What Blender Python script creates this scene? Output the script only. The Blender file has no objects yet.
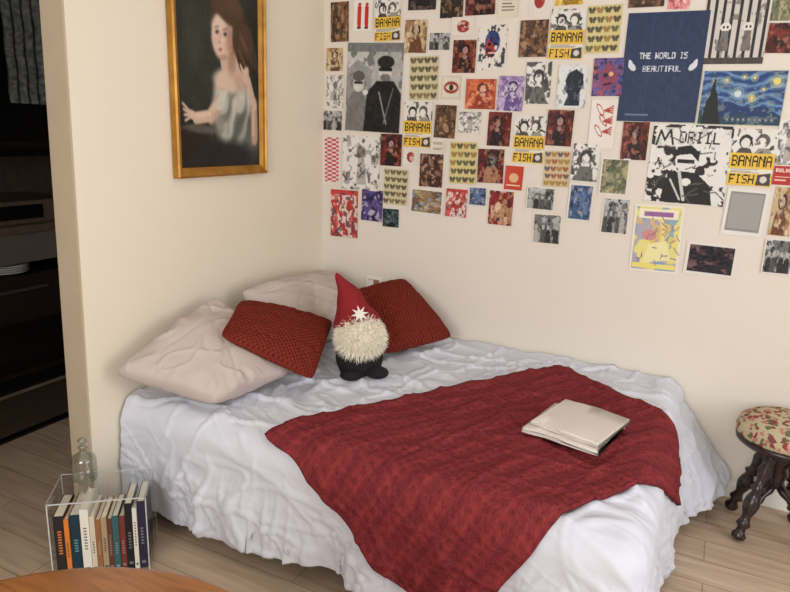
import bpy, bmesh, math, random
import numpy as np
from mathutils import Vector, Matrix, Quaternion
random.seed(4)
scene=bpy.context.scene
scene.view_settings.view_transform='Standard'
scene.view_settings.look='None'

# ---------------------------------------------------------------- helpers
def lin(c):
    c=np.asarray(c,dtype=float)/255.0
    return np.where(c<=0.04045,c/12.92,((c+0.055)/1.055)**2.4)
def C(r,g,b): 
    l=lin((r,g,b)); return (float(l[0]),float(l[1]),float(l[2]),1.0)
def new_mat(name,col=(200,200,200),rough=0.6,spec=0.3,metal=0.0):
    m=bpy.data.materials.new(name); m.use_nodes=True
    b=m.node_tree.nodes['Principled BSDF']
    b.inputs['Base Color'].default_value=C(*col); b.inputs['Roughness'].default_value=rough
    b.inputs['Metallic'].default_value=metal
    if 'Specular IOR Level' in b.inputs: b.inputs['Specular IOR Level'].default_value=spec
    return m
def N(m,t): return m.node_tree.nodes.new(t)
def L(m,a,b): m.node_tree.links.new(a,b)
def noise_mat(name,c1,c2,scale=8,rough=0.7,bump=0.2,bscale=60,bdist=0.002,coord='Object',spec=0.3,detail=4,ridged=False):
    m=new_mat(name,c1,rough,spec); b=m.node_tree.nodes['Principled BSDF']
    tc=N(m,'ShaderNodeTexCoord'); n=N(m,'ShaderNodeTexNoise'); n.inputs['Scale'].default_value=scale; n.inputs['Detail'].default_value=detail
    L(m,tc.outputs[coord],n.inputs['Vector'])
    r=N(m,'ShaderNodeValToRGB'); r.color_ramp.elements[0].position=0.3; r.color_ramp.elements[1].position=0.7
    r.color_ramp.elements[0].color=C(*c1); r.color_ramp.elements[1].color=C(*c2)
    L(m,n.outputs['Fac'],r.inputs['Fac']); L(m,r.outputs['Color'],b.inputs['Base Color'])
    if bump>0:
        n2=N(m,'ShaderNodeTexNoise')
        if ridged:
            try: n2.noise_type='RIDGED_MULTIFRACTAL'
            except Exception: pass
            n2.inputs['Distortion'].default_value=0.4
        n2.inputs['Scale'].default_value=bscale; n2.inputs['Detail'].default_value=3
        L(m,tc.outputs[coord],n2.inputs['Vector'])
        bp=N(m,'ShaderNodeBump'); bp.inputs['Strength'].default_value=bump; bp.inputs['Distance'].default_value=bdist
        L(m,n2.outputs['Fac'],bp.inputs['Height']); L(m,bp.outputs['Normal'],b.inputs['Normal'])
    return m
def link(o,parent=None):
    scene.collection.objects.link(o)
    if parent: o.parent=parent
    return o
def empty(name,loc=(0,0,0),rz=0):
    e=bpy.data.objects.new(name,None); e.location=loc; e.rotation_euler=(0,0,rz); e.empty_display_size=0.1
    return link(e)
def mesh_obj(name,verts,faces,mats,mi=None,smooth=True,parent=None):
    me=bpy.data.meshes.new(name); me.from_pydata([tuple(v) for v in verts],[],faces)
    for m in (mats if isinstance(mats,(list,tuple)) else [mats]): me.materials.append(m)
    if mi is not None: me.polygons.foreach_set('material_index',mi)
    me.polygons.foreach_set('use_smooth',[smooth]*len(me.polygons)); me.update()
    return link(bpy.data.objects.new(name,me),parent)
def grid_obj(name,P,mat,uv=None,col=None,smooth=True,parent=None,close_u=False):
    ny,nx=P.shape[:2]
    idx=np.arange(ny*nx).reshape(ny,nx)
    if close_u: idx=np.concatenate([idx,idx[:,:1]],1)
    f=np.stack([idx[:-1,:-1],idx[:-1,1:],idx[1:,1:],idx[1:,:-1]],-1).reshape(-1,4)
    me=bpy.data.meshes.new(name)
    me.vertices.add(ny*nx); me.vertices.foreach_set('co',P.reshape(-1).astype(np.float32))
    me.loops.add(f.size); me.loops.foreach_set('vertex_index',f.reshape(-1).astype(np.int32))
    me.polygons.add(len(f)); me.polygons.foreach_set('loop_start',np.arange(0,f.size,4,dtype=np.int32))
    me.polygons.foreach_set('loop_total',np.full(len(f),4,dtype=np.int32))
    me.polygons.foreach_set('use_smooth',np.full(len(f),smooth)); me.update(calc_edges=True); me.validate()
    if uv is not None:
        l=me.uv_layers.new(name='UVMap'); l.data.foreach_set('uv',uv.reshape(-1,2)[f.reshape(-1)].reshape(-1).astype(np.float32))
    if col is not None:
        a=me.color_attributes.new('Col','FLOAT_COLOR','POINT'); c=np.ones((ny*nx,4),dtype=np.float32); c[:,:3]=lin(col.reshape(-1,3)); a.data.foreach_set('color',c.reshape(-1))
    me.materials.append(mat)
    return link(bpy.data.objects.new(name,me),parent)
def bevel(o,w=0.004,s=2):
    m=o.modifiers.new('bev','BEVEL'); m.width=w; m.segments=s; m.limit_method='ANGLE'
class MB:
    def __init__(s): s.v=[];s.f=[];s.m=[]
    def box(s,x0,x1,y0,y1,z0,z1,mi=0,M=None):
        b=len(s.v); pts=[(x,y,z) for z in (z0,z1) for x,y in ((x0,y0),(x1,y0),(x1,y1),(x0,y1))]
        if M is not None: pts=[tuple(M@Vector(p)) for p in pts]
        s.v+=pts
        for q in ((0,3,2,1),(4,5,6,7),(0,1,5,4),(1,2,6,5),(2,3,7,6),(3,0,4,7)):
            s.f.append(tuple(b+i for i in q)); s.m.append(mi)
    def quad(s,a,b_,c,d,mi=0):
        b=len(s.v); s.v+=[a,b_,c,d]; s.f.append((b,b+1,b+2,b+3)); s.m.append(mi)
    def lathe(s,prof,mi=0,M=None,n=24,caps=True):
        b=len(s.v)
        for r,z in prof:
            for k in range(n):
                a=2*math.pi*k/n; p=Vector((r*math.cos(a),r*math.sin(a),z))
                if M is not None: p=M@p
                s.v.append(tuple(p))
        for i in range(len(prof)-1):
            for k in range(n):
                k2=(k+1)%n; s.f.append((b+i*n+k,b+i*n+k2,b+(i+1)*n+k2,b+(i+1)*n+k)); s.m.append(mi)
        if caps:
            s.f.append(tuple(b+k for k in range(n))[::-1]); s.m.append(mi)
            s.f.append(tuple(b+(len(prof)-1)*n+k for k in range(n))); s.m.append(mi)
    def obj(s,name,mats,smooth=False,parent=None): return mesh_obj(name,s.v,s.f,mats,s.m,smooth,parent)
def box_obj(name,x0,x1,y0,y1,z0,z1,mat,parent=None,bv=0):
    m=MB(); m.box(x0,x1,y0,y1,z0,z1); o=m.obj(name,mat,False,parent)
    if bv: bevel(o,bv)
    return o
def along(p,q):
    p=Vector(p);q=Vector(q); d=q-p
    R=d.to_track_quat('Z','Y').to_matrix().to_4x4(); return Matrix.Translation(p)@R, d.length
_T={}
def vn(x,y,seed=0):
    if seed not in _T: _T[seed]=np.random.RandomState(seed+11).rand(256,256)*2-1
    T=_T[seed]; x=np.asarray(x,float); y=np.asarray(y,float); x,y=np.broadcast_arrays(x,y)
    xi=np.floor(x).astype(int); yi=np.floor(y).astype(int); fx=x-xi; fy=y-yi
    fx=fx*fx*fx*(fx*(fx*6-15)+10); fy=fy*fy*fy*(fy*(fy*6-15)+10)
    a=T[yi%256,xi%256]; b=T[yi%256,(xi+1)%256]; c=T[(yi+1)%256,xi%256]; d=T[(yi+1)%256,(xi+1)%256]
    return (a*(1-fx)+b*fx)*(1-fy)+(c*(1-fx)+d*fx)*fy
def fbm(x,y,seed=0,o=3):
    r=0;a=1.0
    for i in range(o): r=r+a*vn(x*2**i,y*2**i,seed+i*7); a*=0.5
    return r
def ss(x,a=0.0,b=1.0):
    t=np.clip((x-a)/(b-a),0,1); return t*t*(3-2*t)

# ---------------------------------------------------------------- materials
def wallmat(name,c1,c2):
    return noise_mat(name,c1,c2,scale=1.2,rough=0.75,bump=0.15,bscale=90,bdist=0.001,spec=0.2)
M_wall=wallmat('wall_cream_paint',(220,210,198),(225,216,205))
M_wall_l=wallmat('wall_left_cream_lit',(228,217,198),(233,222,205))  # same cream paint, brighter and warmer: warm light put into the colour
M_ceil=new_mat('ceiling_white',(240,238,234),0.8)
M_white=new_mat('white_trim',(235,232,225),0.5)
def floor_mat():
    m=new_mat('laminate_planks',(190,165,140),0.42,0.35); b=m.node_tree.nodes['Principled BSDF']
    tc=N(m,'ShaderNodeTexCoord'); mp=N(m,'ShaderNodeMapping')
    L(m,tc.outputs['Object'],mp.inputs['Vector'])
    br=N(m,'ShaderNodeTexBrick'); br.offset=0.37; br.inputs['Scale'].default_value=1.0
    br.inputs['Brick Width'].default_value=1.25; br.inputs['Row Height'].default_value=0.14
    br.inputs['Mortar Size'].default_value=0.0018; br.inputs['Bias'].default_value=0.0
    br.inputs['Color1'].default_value=C(200,179,156); br.inputs['Color2'].default_value=C(184,161,138); br.inputs['Mortar'].default_value=C(142,122,102)
    L(m,mp.outputs['Vector'],br.inputs['Vector'])
    m2=N(m,'ShaderNodeMapping'); m2.inputs['Scale'].default_value=(2.2,26,1); L(m,tc.outputs['Object'],m2.inputs['Vector'])
    n=N(m,'ShaderNodeTexNoise'); n.inputs['Scale'].default_value=1.6; n.inputs['Detail'].default_value=6; n.inputs['Distortion'].default_value=0.6
    L(m,m2.outputs['Vector'],n.inputs['Vector'])
    r=N(m,'ShaderNodeValToRGB'); r.color_ramp.elements[0].position=0.32; r.color_ramp.elements[1].position=0.68
    r.color_ramp.elements[0].color=(0.72,0.69,0.66,1); r.color_ramp.elements[1].color=(1.1,1.08,1.06,1)
    L(m,n.outputs['Fac'],r.inputs['Fac'])
    mx=N(m,'ShaderNodeMix'); mx.data_type='RGBA'; mx.blend_type='MULTIPLY'; mx.inputs[0].default_value=0.8
    L(m,br.outputs['Color'],mx.inputs[6]); L(m,r.outputs['Color'],mx.inputs[7]); L(m,mx.outputs[2],b.inputs['Base Color'])
    return m
M_floor=floor_mat()
def wood_mat(name,c1,c2,scale=(2,18,2),rough=0.35,spec=0.5):
    m=new_mat(name,c1,rough,spec); b=m.node_tree.nodes['Principled BSDF']
    tc=N(m,'ShaderNodeTexCoord'); mp=N(m,'ShaderNodeMapping'); mp.inputs['Scale'].default_value=scale
    L(m,tc.outputs['Object'],mp.inputs['Vector']); n=N(m,'ShaderNodeTexNoise'); n.inputs['Scale'].default_value=2.5; n.inputs['Detail'].default_value=6; n.inputs['Distortion'].default_value=1.2
    L(m,mp.outputs['Vector'],n.inputs['Vector']); r=N(m,'ShaderNodeValToRGB')
    r.color_ramp.elements[0].position=0.3; r.color_ramp.elements[1].position=0.7
    r.color_ramp.elements[0].color=C(*c1); r.color_ramp.elements[1].color=C(*c2)
    L(m,n.outputs['Fac'],r.inputs['Fac']); L(m,r.outputs['Color'],b.inputs['Base Color']); return m
def attr_mat(name,rough=0.45,spec=0.3):
    m=new_mat(name,(255,255,255),rough,spec); a=N(m,'ShaderNodeVertexColor'); a.layer_name='Col'
    L(m,a.outputs['Color'],m.node_tree.nodes['Principled BSDF'].inputs['Base Color']); return m
M_print=attr_mat('printed_paper',0.5,0.25)
M_canvas=attr_mat('oil_painted_canvas',0.4,0.3)
def glass_mat(name,tint,base,edge,rough=0.03):
    m=bpy.data.materials.new(name); m.use_nodes=True; nt=m.node_tree; nt.nodes.remove(nt.nodes['Principled BSDF'])
    out=nt.nodes['Material Output']; t=N(m,'ShaderNodeBsdfTransparent'); t.inputs['Color'].default_value=(*tint,1)
    g=N(m,'ShaderNodeBsdfGlossy'); g.inputs['Roughness'].default_value=rough; g.inputs['Color'].default_value=(1,1,1,1)
    lw=N(m,'ShaderNodeLayerWeight'); lw.inputs['Blend'].default_value=0.5
    pw=N(m,'ShaderNodeMath'); pw.operation='POWER'; pw.inputs[1].default_value=3.0; L(m,lw.outputs['Facing'],pw.inputs[0])
    ma=N(m,'ShaderNodeMath'); ma.operation='MULTIPLY_ADD'; ma.inputs[1].default_value=edge; ma.inputs[2].default_value=base; L(m,pw.outputs[0],ma.inputs[0])
    mx=N(m,'ShaderNodeMixShader'); L(m,ma.outputs[0],mx.inputs[0]); L(m,t.outputs[0],mx.inputs[1]); L(m,g.outputs[0],mx.inputs[2]); L(m,mx.outputs[0],out.inputs['Surface']); return m
M_acryl=glass_mat('clear_acrylic',(0.93,0.94,0.94),0.06,0.35)
M_glass=glass_mat('bottle_glass',(0.74,0.78,0.76),0.08,0.6)

# ---------------------------------------------------------------- room shell
H=2.6; XR=4.2; YF=-4.4; KX=-2.0
box_obj('floor',KX-0.1,XR+0.1,YF-0.1,0.1,-0.1,0.0,M_floor)
box_obj('ceiling',KX-0.1,XR+0.1,YF-0.1,0.1,H,H+0.1,M_ceil)
box_obj('wall_back',-0.10,XR+0.1,0.0,0.1,0,H,M_wall)
m=MB(); m.box(-0.10,0,-1.525,0.0,0,H); m.box(-0.10,0,-2.65,-1.40,2.16,H); m.box(-0.10,0,YF,-2.65,0,H)
for i,v in enumerate(m.v[:8]):
    if v[2]>1 and v[1]<-1: m.v[i]=(v[0],-1.472,v[2])
m.obj('wall_left',M_wall_l)
M_jamb=noise_mat('jamb_paint',(186,168,142),(192,175,149),4,0.6,0.1)
m=MB(); m.box(-0.104,-0.001,-1.533,-1.5255,0,2.16)
for i,v in enumerate(m.v):
    if v[2]>1: m.v[i]=(v[0],v[1]+0.044,v[2])
m.obj('trim_1',M_jamb)
m=MB(); wx0,wx1,wz0,wz1=0.6,3.4,0.85,2.35
m.box(-0.1,wx0,YF-0.1,YF,0,H); m.box(wx1,XR,YF-0.1,YF,0,H); m.box(wx0,wx1,YF-0.1,YF,0,wz0); m.box(wx0,wx1,YF-0.1,YF,wz1,H); m.obj('wall_front',M_wall)
m=MB(); wy0,wy1=-2.9,-1.0
m.box(XR,XR+0.1,YF,wy0,0,H); m.box(XR,XR+0.1,wy1,0,0,H); m.box(XR,XR+0.1,wy0,wy1,0,wz0); m.box(XR,XR+0.1,wy0,wy1,wz1,H); m.obj('wall_right',M_wall)
def window(name,horiz,a0,a1,z0,z1,c):
    m=MB(); t=0.05
    def bx(a,b,za,zb):
        if horiz: m.box(a,b,c-0.03,c+0.03,za,zb)
        else: m.box(c-0.03,c+0.03,a,b,za,zb)
    bx(a0,a0+t,z0,z1); bx(a1-t,a1,z0,z1); bx(a0,a1,z0,z0+t); bx(a0,a1,z1-t,z1)
    mid=(a0+a1)/2; bx(mid-t/2,mid+t/2,z0,z1); m.obj(name,M_white)
window('window_1',True,wx0,wx1,wz0,wz1,YF-0.05); window('window_2',False,wy0,wy1,wz0,wz1,XR+0.05)
box_obj('baseboard_back',0.0,XR,-0.012,-0.0005,0,0.07,M_white)
# ---- kitchen beyond the opening; its low light is put into dark material colours
M_kw=noise_mat('kitchen_wall_dimmed',(70,60,50),(80,68,56),3,0.8,0)
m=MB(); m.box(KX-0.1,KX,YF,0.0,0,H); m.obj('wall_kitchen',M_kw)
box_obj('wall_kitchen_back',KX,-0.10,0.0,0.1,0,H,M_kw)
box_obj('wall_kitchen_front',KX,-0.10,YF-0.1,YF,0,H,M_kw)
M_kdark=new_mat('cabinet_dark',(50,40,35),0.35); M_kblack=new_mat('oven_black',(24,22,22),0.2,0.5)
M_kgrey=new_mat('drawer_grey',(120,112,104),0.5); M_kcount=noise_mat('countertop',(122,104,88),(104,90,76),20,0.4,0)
M_steel=new_mat('steel_handle',(150,145,140),0.3,0.5,0.8); M_plate=new_mat('white_ceramic',(225,222,216),0.3)
ke=empty('kitchen_cabinet')
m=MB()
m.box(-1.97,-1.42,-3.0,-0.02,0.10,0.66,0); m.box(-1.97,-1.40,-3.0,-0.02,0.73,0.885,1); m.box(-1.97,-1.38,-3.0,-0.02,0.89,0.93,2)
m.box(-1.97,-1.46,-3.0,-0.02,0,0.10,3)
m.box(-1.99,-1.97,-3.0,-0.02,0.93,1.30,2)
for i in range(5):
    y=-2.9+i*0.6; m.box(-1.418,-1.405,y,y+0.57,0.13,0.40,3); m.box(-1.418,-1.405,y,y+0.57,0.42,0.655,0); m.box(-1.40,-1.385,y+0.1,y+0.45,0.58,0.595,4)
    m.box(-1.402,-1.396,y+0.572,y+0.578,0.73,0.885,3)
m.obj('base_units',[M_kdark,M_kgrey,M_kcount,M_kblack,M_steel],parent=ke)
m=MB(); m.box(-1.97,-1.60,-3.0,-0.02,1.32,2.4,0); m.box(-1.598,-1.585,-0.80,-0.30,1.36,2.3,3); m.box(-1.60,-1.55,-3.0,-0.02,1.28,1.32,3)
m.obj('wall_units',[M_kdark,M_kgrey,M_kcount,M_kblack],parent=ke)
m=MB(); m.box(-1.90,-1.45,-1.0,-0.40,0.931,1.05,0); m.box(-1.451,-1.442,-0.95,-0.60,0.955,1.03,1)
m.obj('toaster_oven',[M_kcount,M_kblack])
m=MB()
for q in range(4): m.lathe([(0.04,0),(0.11,0.012),(0.115,0.016),(0.04,0.006)],M=Matrix.Translation((-1.515,-0.80,0.664+q*0.012)),n=28)
m.obj('plate_stack',M_plate,True)
ys=np.linspace(-0.655,-0.42,60); zs=np.linspace(1.56,2.10,30); Y,Z=np.meshgrid(ys,zs)
P=np.stack([-1.55+0.012*np.sin(Y*110)+0.004*np.sin(Z*30),Y,Z],-1)
grid_obj('lace_curtain',P,noise_mat('lace',(150,152,148),(84,88,88),40,0.9,0.1))
box_obj('door_threshold',-0.98,-0.94,-2.6,-0.02,0.0,0.012,M_kblack)
M_kfloor=noise_mat('kitchen_floor_dimmed',(92,74,58),(80,64,50),30,0.9,0.3)
box_obj('kitchen_dim_floor',-1.40,-0.99,-2.6,-0.05,0.0,0.008,M_kfloor)  # dark sheet over the floor, the kitchen's dimness put into its colour

# ---------------------------------------------------------------- duvet / throw surface
ZT=0.472; XE=1.79; YE=-1.31; RR=0.075
def wrinkle(x,y,fine=1.0):
    wx=x+0.07*vn(x*3,y*3,1)+0.018*vn(x*9,y*9,8); wy=y+0.07*vn(x*3+9,y*3,2)+0.018*vn(x*9+5,y*9,9)
    r1=(1-np.abs(vn((wx*0.4+wy*0.92)*6,(-wx*0.92+wy*0.4)*1.8,3)))**7
    r2=(1-np.abs(vn((wx*0.15-wy*0.99)*9,(wx*0.99+wy*0.15)*2.2,4)))**7
    r3=(1-np.abs(vn((wx*0.95-wy*0.3)*10,(wx*0.3+wy*0.95)*4,5)))**7
    r4=(1-np.abs(vn((wx*0.6+wy*0.8)*19,(-wx*0.8+wy*0.6)*5,7)))**6
    r5=(1-np.abs(vn((wx*0.1-wy*0.99)*28,(wx*0.99+wy*0.1)*6,12)))**6
    q=vn(x*4,y*4,6)
    return 0.016*r1+0.014*r2+0.010*r3+fine*(0.006*r4+0.0035*r5)+0.006*q
def surf(x,y,off=0.0,wr=1.0,fold=1.0,fine=1.0):
    cx=np.minimum(x,XE); cy=np.maximum(y,YE); dx=x-cx; dy=cy-y
    r=(dx**4+dy**4)**0.25; hyp=np.hypot(dx,dy)+1e-9; th=np.arctan2(dy,dx)
    inside=hyp<1e-6
    ux=np.where(inside,0,dx/hyp); uy=np.where(inside,0,-dy/hyp)
    s=cx+np.where(inside,0,(math.pi/2-th)/(math.pi/2)*0.55)+(cy-YE)
    arc=RR*math.pi/2; a=np.minimum(r,arc)/RR; out=RR*np.sin(a); dn=RR*(1-np.cos(a)); ex=np.maximum(r-arc,0)
    g=ss(ex,0,0.26)
    f=0.030*vn(s*6.5,ex*1.5,21)+0.026*(1-np.abs(vn(s*10+0.6*vn(s*3,ex*4,22),ex*1.6,23)))**4+0.012*(1-np.abs(vn(s*21,ex*3,24)))**4
    f2=0.008*(1-np.abs(vn(s*7+ex*4,ex*12,26)))**7+0.008*(1-np.abs(vn(s*13-ex*10,ex*8,27)))**7
    flr=0.62*ss(cy,-0.62,-0.03)*np.cos(th)*(dx>0)
    out=out+(g*f+ss(ex,0,0.06)*f2)*fold*(0.45+0.55*ss(cx,0.0,0.5))+ex*(0.02+flr)
    dn=dn+ex*np.sqrt(np.maximum(1-flr**2,0.2))
    w=wrinkle(x,y,fine)*wr
    up=np.cos(np.minimum(r,arc)/RR)
    out=out+off*(1-up)+w*(1-up)*0.4
    z=ZT-dn+(w+off)*up
    lo=0.014-z; out=out+np.maximum(lo,0)*0.9; z=np.where(lo>0,0.014+0.01*np.abs(vn(s*20,ex*30,25)),z)
    return np.stack([cx+ux*out,cy+uy*out,z],-1)
def cloth_mat(name,c1,c2,bump=0.25,rough=0.85,bs=12,bd=0.012):
    return noise_mat(name,c1,c2,scale=5,rough=rough,bump=bump,bscale=bs,bdist=bd,spec=0.15,ridged=True)
M_duvet=cloth_mat('white_cotton',(206,208,219),(215,217,227),0.20,0.85,8,0.009)
xs=np.linspace(0.012,XE+0.11+0.37,400); ts=np.linspace(0,1,320); X,T=np.meshgrid(xs,ts)
Lh=0.108+0.325+0.02*vn(X*3,0*X,31)+0.02*ss(X,1.2,1.9)-0.03*ss(X,0.2,0.9)
Yd=-0.012-T*(1.298+Lh)
Pd=surf(X,Yd)
d=grid_obj('duvet',Pd,M_duvet); sm=d.modifiers.new('thick','SOLIDIFY'); sm.thickness=0.012; sm.offset=-1
bed=empty('bed')
M_matt=noise_mat('mattress_fabric',(215,212,208),(205,202,198),20,0.9,0.1); M_dk=new_mat('bed_base_dark',(60,52,46),0.7)
box_obj('mattress',0.03,1.80,-1.315,-0.03,0.20,0.445,M_matt,bed,0.05)
box_obj('base',0.05,1.78,-1.28,-0.05,0.11,0.198,M_dk,bed,0.01)
k=0
for x in (0.22,0.95,1.70):
    for y in (-1.18,-0.15):
        k+=1; mm=MB(); mm.lathe([(0.028,0),(0.03,0.02),(0.024,0.11)],M=Matrix.Translation((x,y,0))); mm.obj('leg_%d'%k,M_dk,True,bed)
def throw_mat():
    m=new_mat('burgundy_knit',(112,42,46),0.95,0.06); b=m.node_tree.nodes['Principled BSDF']
    tc=N(m,'ShaderNodeTexCoord'); mp=N(m,'ShaderNodeMapping'); L(m,tc.outputs['UV'],mp.inputs['Vector'])
    w1=N(m,'ShaderNodeTexWave'); w1.wave_type='BANDS'; w1.bands_direction='Y'; w1.inputs['Scale'].default_value=4.0; w1.inputs['Distortion'].default_value=0.3
    L(m,mp.outputs['Vector'],w1.inputs['Vector'])
    v=N(m,'ShaderNodeTexVoronoi'); v.inputs['Scale'].default_value=32; v.inputs['Randomness'].default_value=0.3; L(m,mp.outputs['Vector'],v.inputs['Vector'])
    w3=N(m,'ShaderNodeTexVoronoi'); w3.inputs['Scale'].default_value=125; L(m,mp.outputs['Vector'],w3.inputs['Vector'])
    gb=N(m,'ShaderNodeMath'); gb.operation='MULTIPLY_ADD'; gb.inputs[1].default_value=0.6; gb.inputs[2].default_value=0.4; L(m,w1.outputs['Fac'],gb.inputs[0])
    gt=N(m,'ShaderNodeMath'); gt.operation='MULTIPLY'; L(m,v.outputs['Distance'],gt.inputs[0]); L(m,gb.outputs[0],gt.inputs[1])
    a2=N(m,'ShaderNodeMath'); a2.operation='MULTIPLY_ADD'; L(m,w3.outputs['Distance'],a2.inputs[0]); a2.inputs[1].default_value=0.45; L(m,gt.outputs[0],a2.inputs[2])
    r=N(m,'ShaderNodeValToRGB'); r.color_ramp.elements[0].color=C(96,37,42); r.color_ramp.elements[1].color=C(140,56,58); r.color_ramp.elements[0].position=0.1; r.color_ramp.elements[1].position=0.9
    L(m,a2.outputs[0],r.inputs['Fac']); L(m,r.outputs['Color'],b.inputs['Base Color'])
    bp=N(m,'ShaderNodeBump'); bp.inputs['Strength'].default_value=0.65; bp.inputs['Distance'].default_value=0.010
    L(m,a2.outputs[0],bp.inputs['Height']); L(m,bp.outputs['Normal'],b.inputs['Normal'])
    return m
M_throw=throw_mat()
U,W=np.meshgrid(np.linspace(0,1.34,240),np.linspace(0,0.85,160))
Ue=U+0.03*vn(W*5,0*W,41)*(U/1.4)-0.02*vn(W*4,0*W,42)*(1-U/1.4); We=W+0.02*vn(U*4,W*0+1,43)
Xt=1.35-0.515*Ue+0.857*We; Yt=-0.19-0.857*Ue-0.515*We
Pt=surf(Xt,Yt,off=0.026,wr=0.62,fine=0.3)
bul=0.007*(1-np.abs(vn(U*3+W*3,W*9-U*2,44)))**4+0.006*(1-np.abs(vn(U*7-W*3,W*3,45)))**5+0.006
Pt[...,2]+=bul
tuv=np.stack([U,W],-1)
t=grid_obj('throw_blanket',Pt,M_throw,uv=tuv); sm=t.modifiers.new('thick','SOLIDIFY'); sm.thickness=0.014; sm.offset=-0.2

# ---------------------------------------------------------------- pillows
def pillow(name,TL,TR,BR,BL,T,mat,pinch=0.06,n=80,wr=0.006,seed=0,rep=1.0,powr=0.42,grow=1.0,lift=0.0):
    TL,TR,BR,BL=[np.array(p,float) for p in (TL,TR,BR,BL)]
    cc=(TL+TR+BR+BL)/4; TL,TR,BR,BL=[cc+(p-cc)*grow for p in (TL,TR,BR,BL)]
    nn=np.cross(TR-BL,TL-BR); nn/=np.linalg.norm(nn)
    if nn[2]<0: nn=-nn
    a=np.linspace(-math.pi/2,math.pi/2,n); sv=np.sin(a)*0.5+a/math.pi
    S,Tt=np.meshgrid(sv,sv)
    def side(sgn):
        rc=1-0.08*(S**2*Tt**2)**2
        s=S*(1-pinch*(1-Tt**2)*np.abs(S))*rc; t=Tt*(1-pinch*(1-S**2)*np.abs(Tt))*rc
        s_=(s+1)/2; t_=(t+1)/2
        B=(BL*(1-s_[...,None])+BR*s_[...,None])*(1-t_[...,None])+(TL*(1-s_[...,None])+TR*s_[...,None])*t_[...,None]
        prof=np.clip((1-S**2)*(1-Tt**2),0,1)**powr
        h=T*prof*(1+0.12*vn(S*1.5,Tt*1.5,seed))
        if sgn<0: h=h*(1-lift)
        rad=np.hypot(S,Tt); ang_=np.arctan2(Tt,S)
        wv=wr*(1-np.abs(vn(S*2+Tt*1.5,Tt*2-S,seed+1)))**6-wr*0.8*(1-np.abs(vn(S*2.5-Tt*1.5+7,Tt*2.5,seed+2)))**8+wr*0.9*ss(rad,0.55,1.0)*vn(ang_*7,rad*2,seed+3)
        h=h+wv*np.minimum(prof*2.0,1)
        return B+nn*(sgn*h)[...,None]
    A=side(1); Bk=side(-0.75)[:,::-1]
    uvA=np.stack([(S+1)/2,(Tt+1)/2],-1)*rep
    o=grid_obj(name,A,mat,uv=uvA); o2=grid_obj(name+'_b',Bk,mat,uv=uvA[:,::-1])
    bpy.ops.object.select_all(action='DESELECT'); o.select_set(True); o2.select_set(True); bpy.context.view_layer.objects.active=o
    bpy.ops.object.join()
    bm=bmesh.new(); bm.from_mesh(o.data); bmesh.ops.remove_doubles(bm,verts=bm.verts,dist=0.0006); bmesh.ops.recalc_face_normals(bm,faces=bm.faces); bm.to_mesh(o.data); bm.free()
    o.data.polygons.foreach_set('use_smooth',[True]*len(o.data.polygons))
    return o
def knit_mat(name,c1,c2,sx=34,sy=34):
    m=new_mat(name,c1,0.95,0.06); b=m.node_tree.nodes['Principled BSDF']
    tc=N(m,'ShaderNodeTexCoord'); sp=N(m,'ShaderNodeSeparateXYZ'); L(m,tc.outputs['UV'],sp.inputs[0])
    def s(o,f,ph=0):
        a=N(m,'ShaderNodeMath'); a.operation='MULTIPLY_ADD'; a.inputs[1].default_value=f; a.inputs[2].default_value=ph; L(m,o,a.inputs[0])
        q=N(m,'ShaderNodeMath'); q.operation='SINE'; L(m,a.outputs[0],q.inputs[0]); return q.outputs[0]
    ax=s(sp.outputs[0],sx*6.283); ay=s(sp.outputs[1],sy*6.283)
    mu=N(m,'ShaderNodeMath'); mu.operation='MULTIPLY'; L(m,ax,mu.inputs[0]); L(m,ay,mu.inputs[1])
    r=N(m,'ShaderNodeMapRange'); r.inputs[1].default_value=-1; r.inputs[2].default_value=1; L(m,mu.outputs[0],r.inputs[0])
    cr=N(m,'ShaderNodeValToRGB'); cr.color_ramp.elements[0].color=C(*c1); cr.color_ramp.elements[1].color=C(*c2); L(m,r.outputs[0],cr.inputs['Fac']); L(m,cr.outputs['Color'],b.inputs['Base Color'])
    bp=N(m,'ShaderNodeBump'); bp.inputs['Strength'].default_value=0.9; bp.inputs['Distance'].default_value=0.01; L(m,r.outputs[0],bp.inputs['Height']); L(m,bp.outputs['Normal'],b.inputs['Normal']); return m
M_knit=knit_mat('rust_red_knit',(98,36,28),(140,56,44),20,20)
M_beige=cloth_mat('beige_cotton',(186,171,164),(195,181,174),0.12,0.85,7,0.01)
pillow('pillow',(0.11,-0.82,0.80),(0.12,-0.13,0.77),(0.40,-0.15,0.55),(0.36,-0.76,0.55),0.105,M_beige,seed=3,wr=0.009,grow=1.05,powr=0.36)
pillow('pillow',(0.085,-1.47,0.63),(0.09,-0.95,0.80),(0.49,-0.99,0.56),(0.41,-1.32,0.545),0.092,M_beige,seed=9,wr=0.009,grow=1.06,powr=0.34)
pillow('knit_cushion',(0.23,-0.965,0.805),(0.48,-0.665,0.69),(0.60,-1.00,0.56),(0.335,-1.20,0.745),0.075,M_knit,seed=15,wr=0.005,grow=1.07,lift=0.2)
pillow('knit_cushion',(0.36,-0.37,0.72),(0.54,-0.09,0.775),(0.845,-0.18,0.555),(0.66,-0.53,0.54),0.085,M_knit,seed=21,wr=0.005,grow=1.08)

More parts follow.
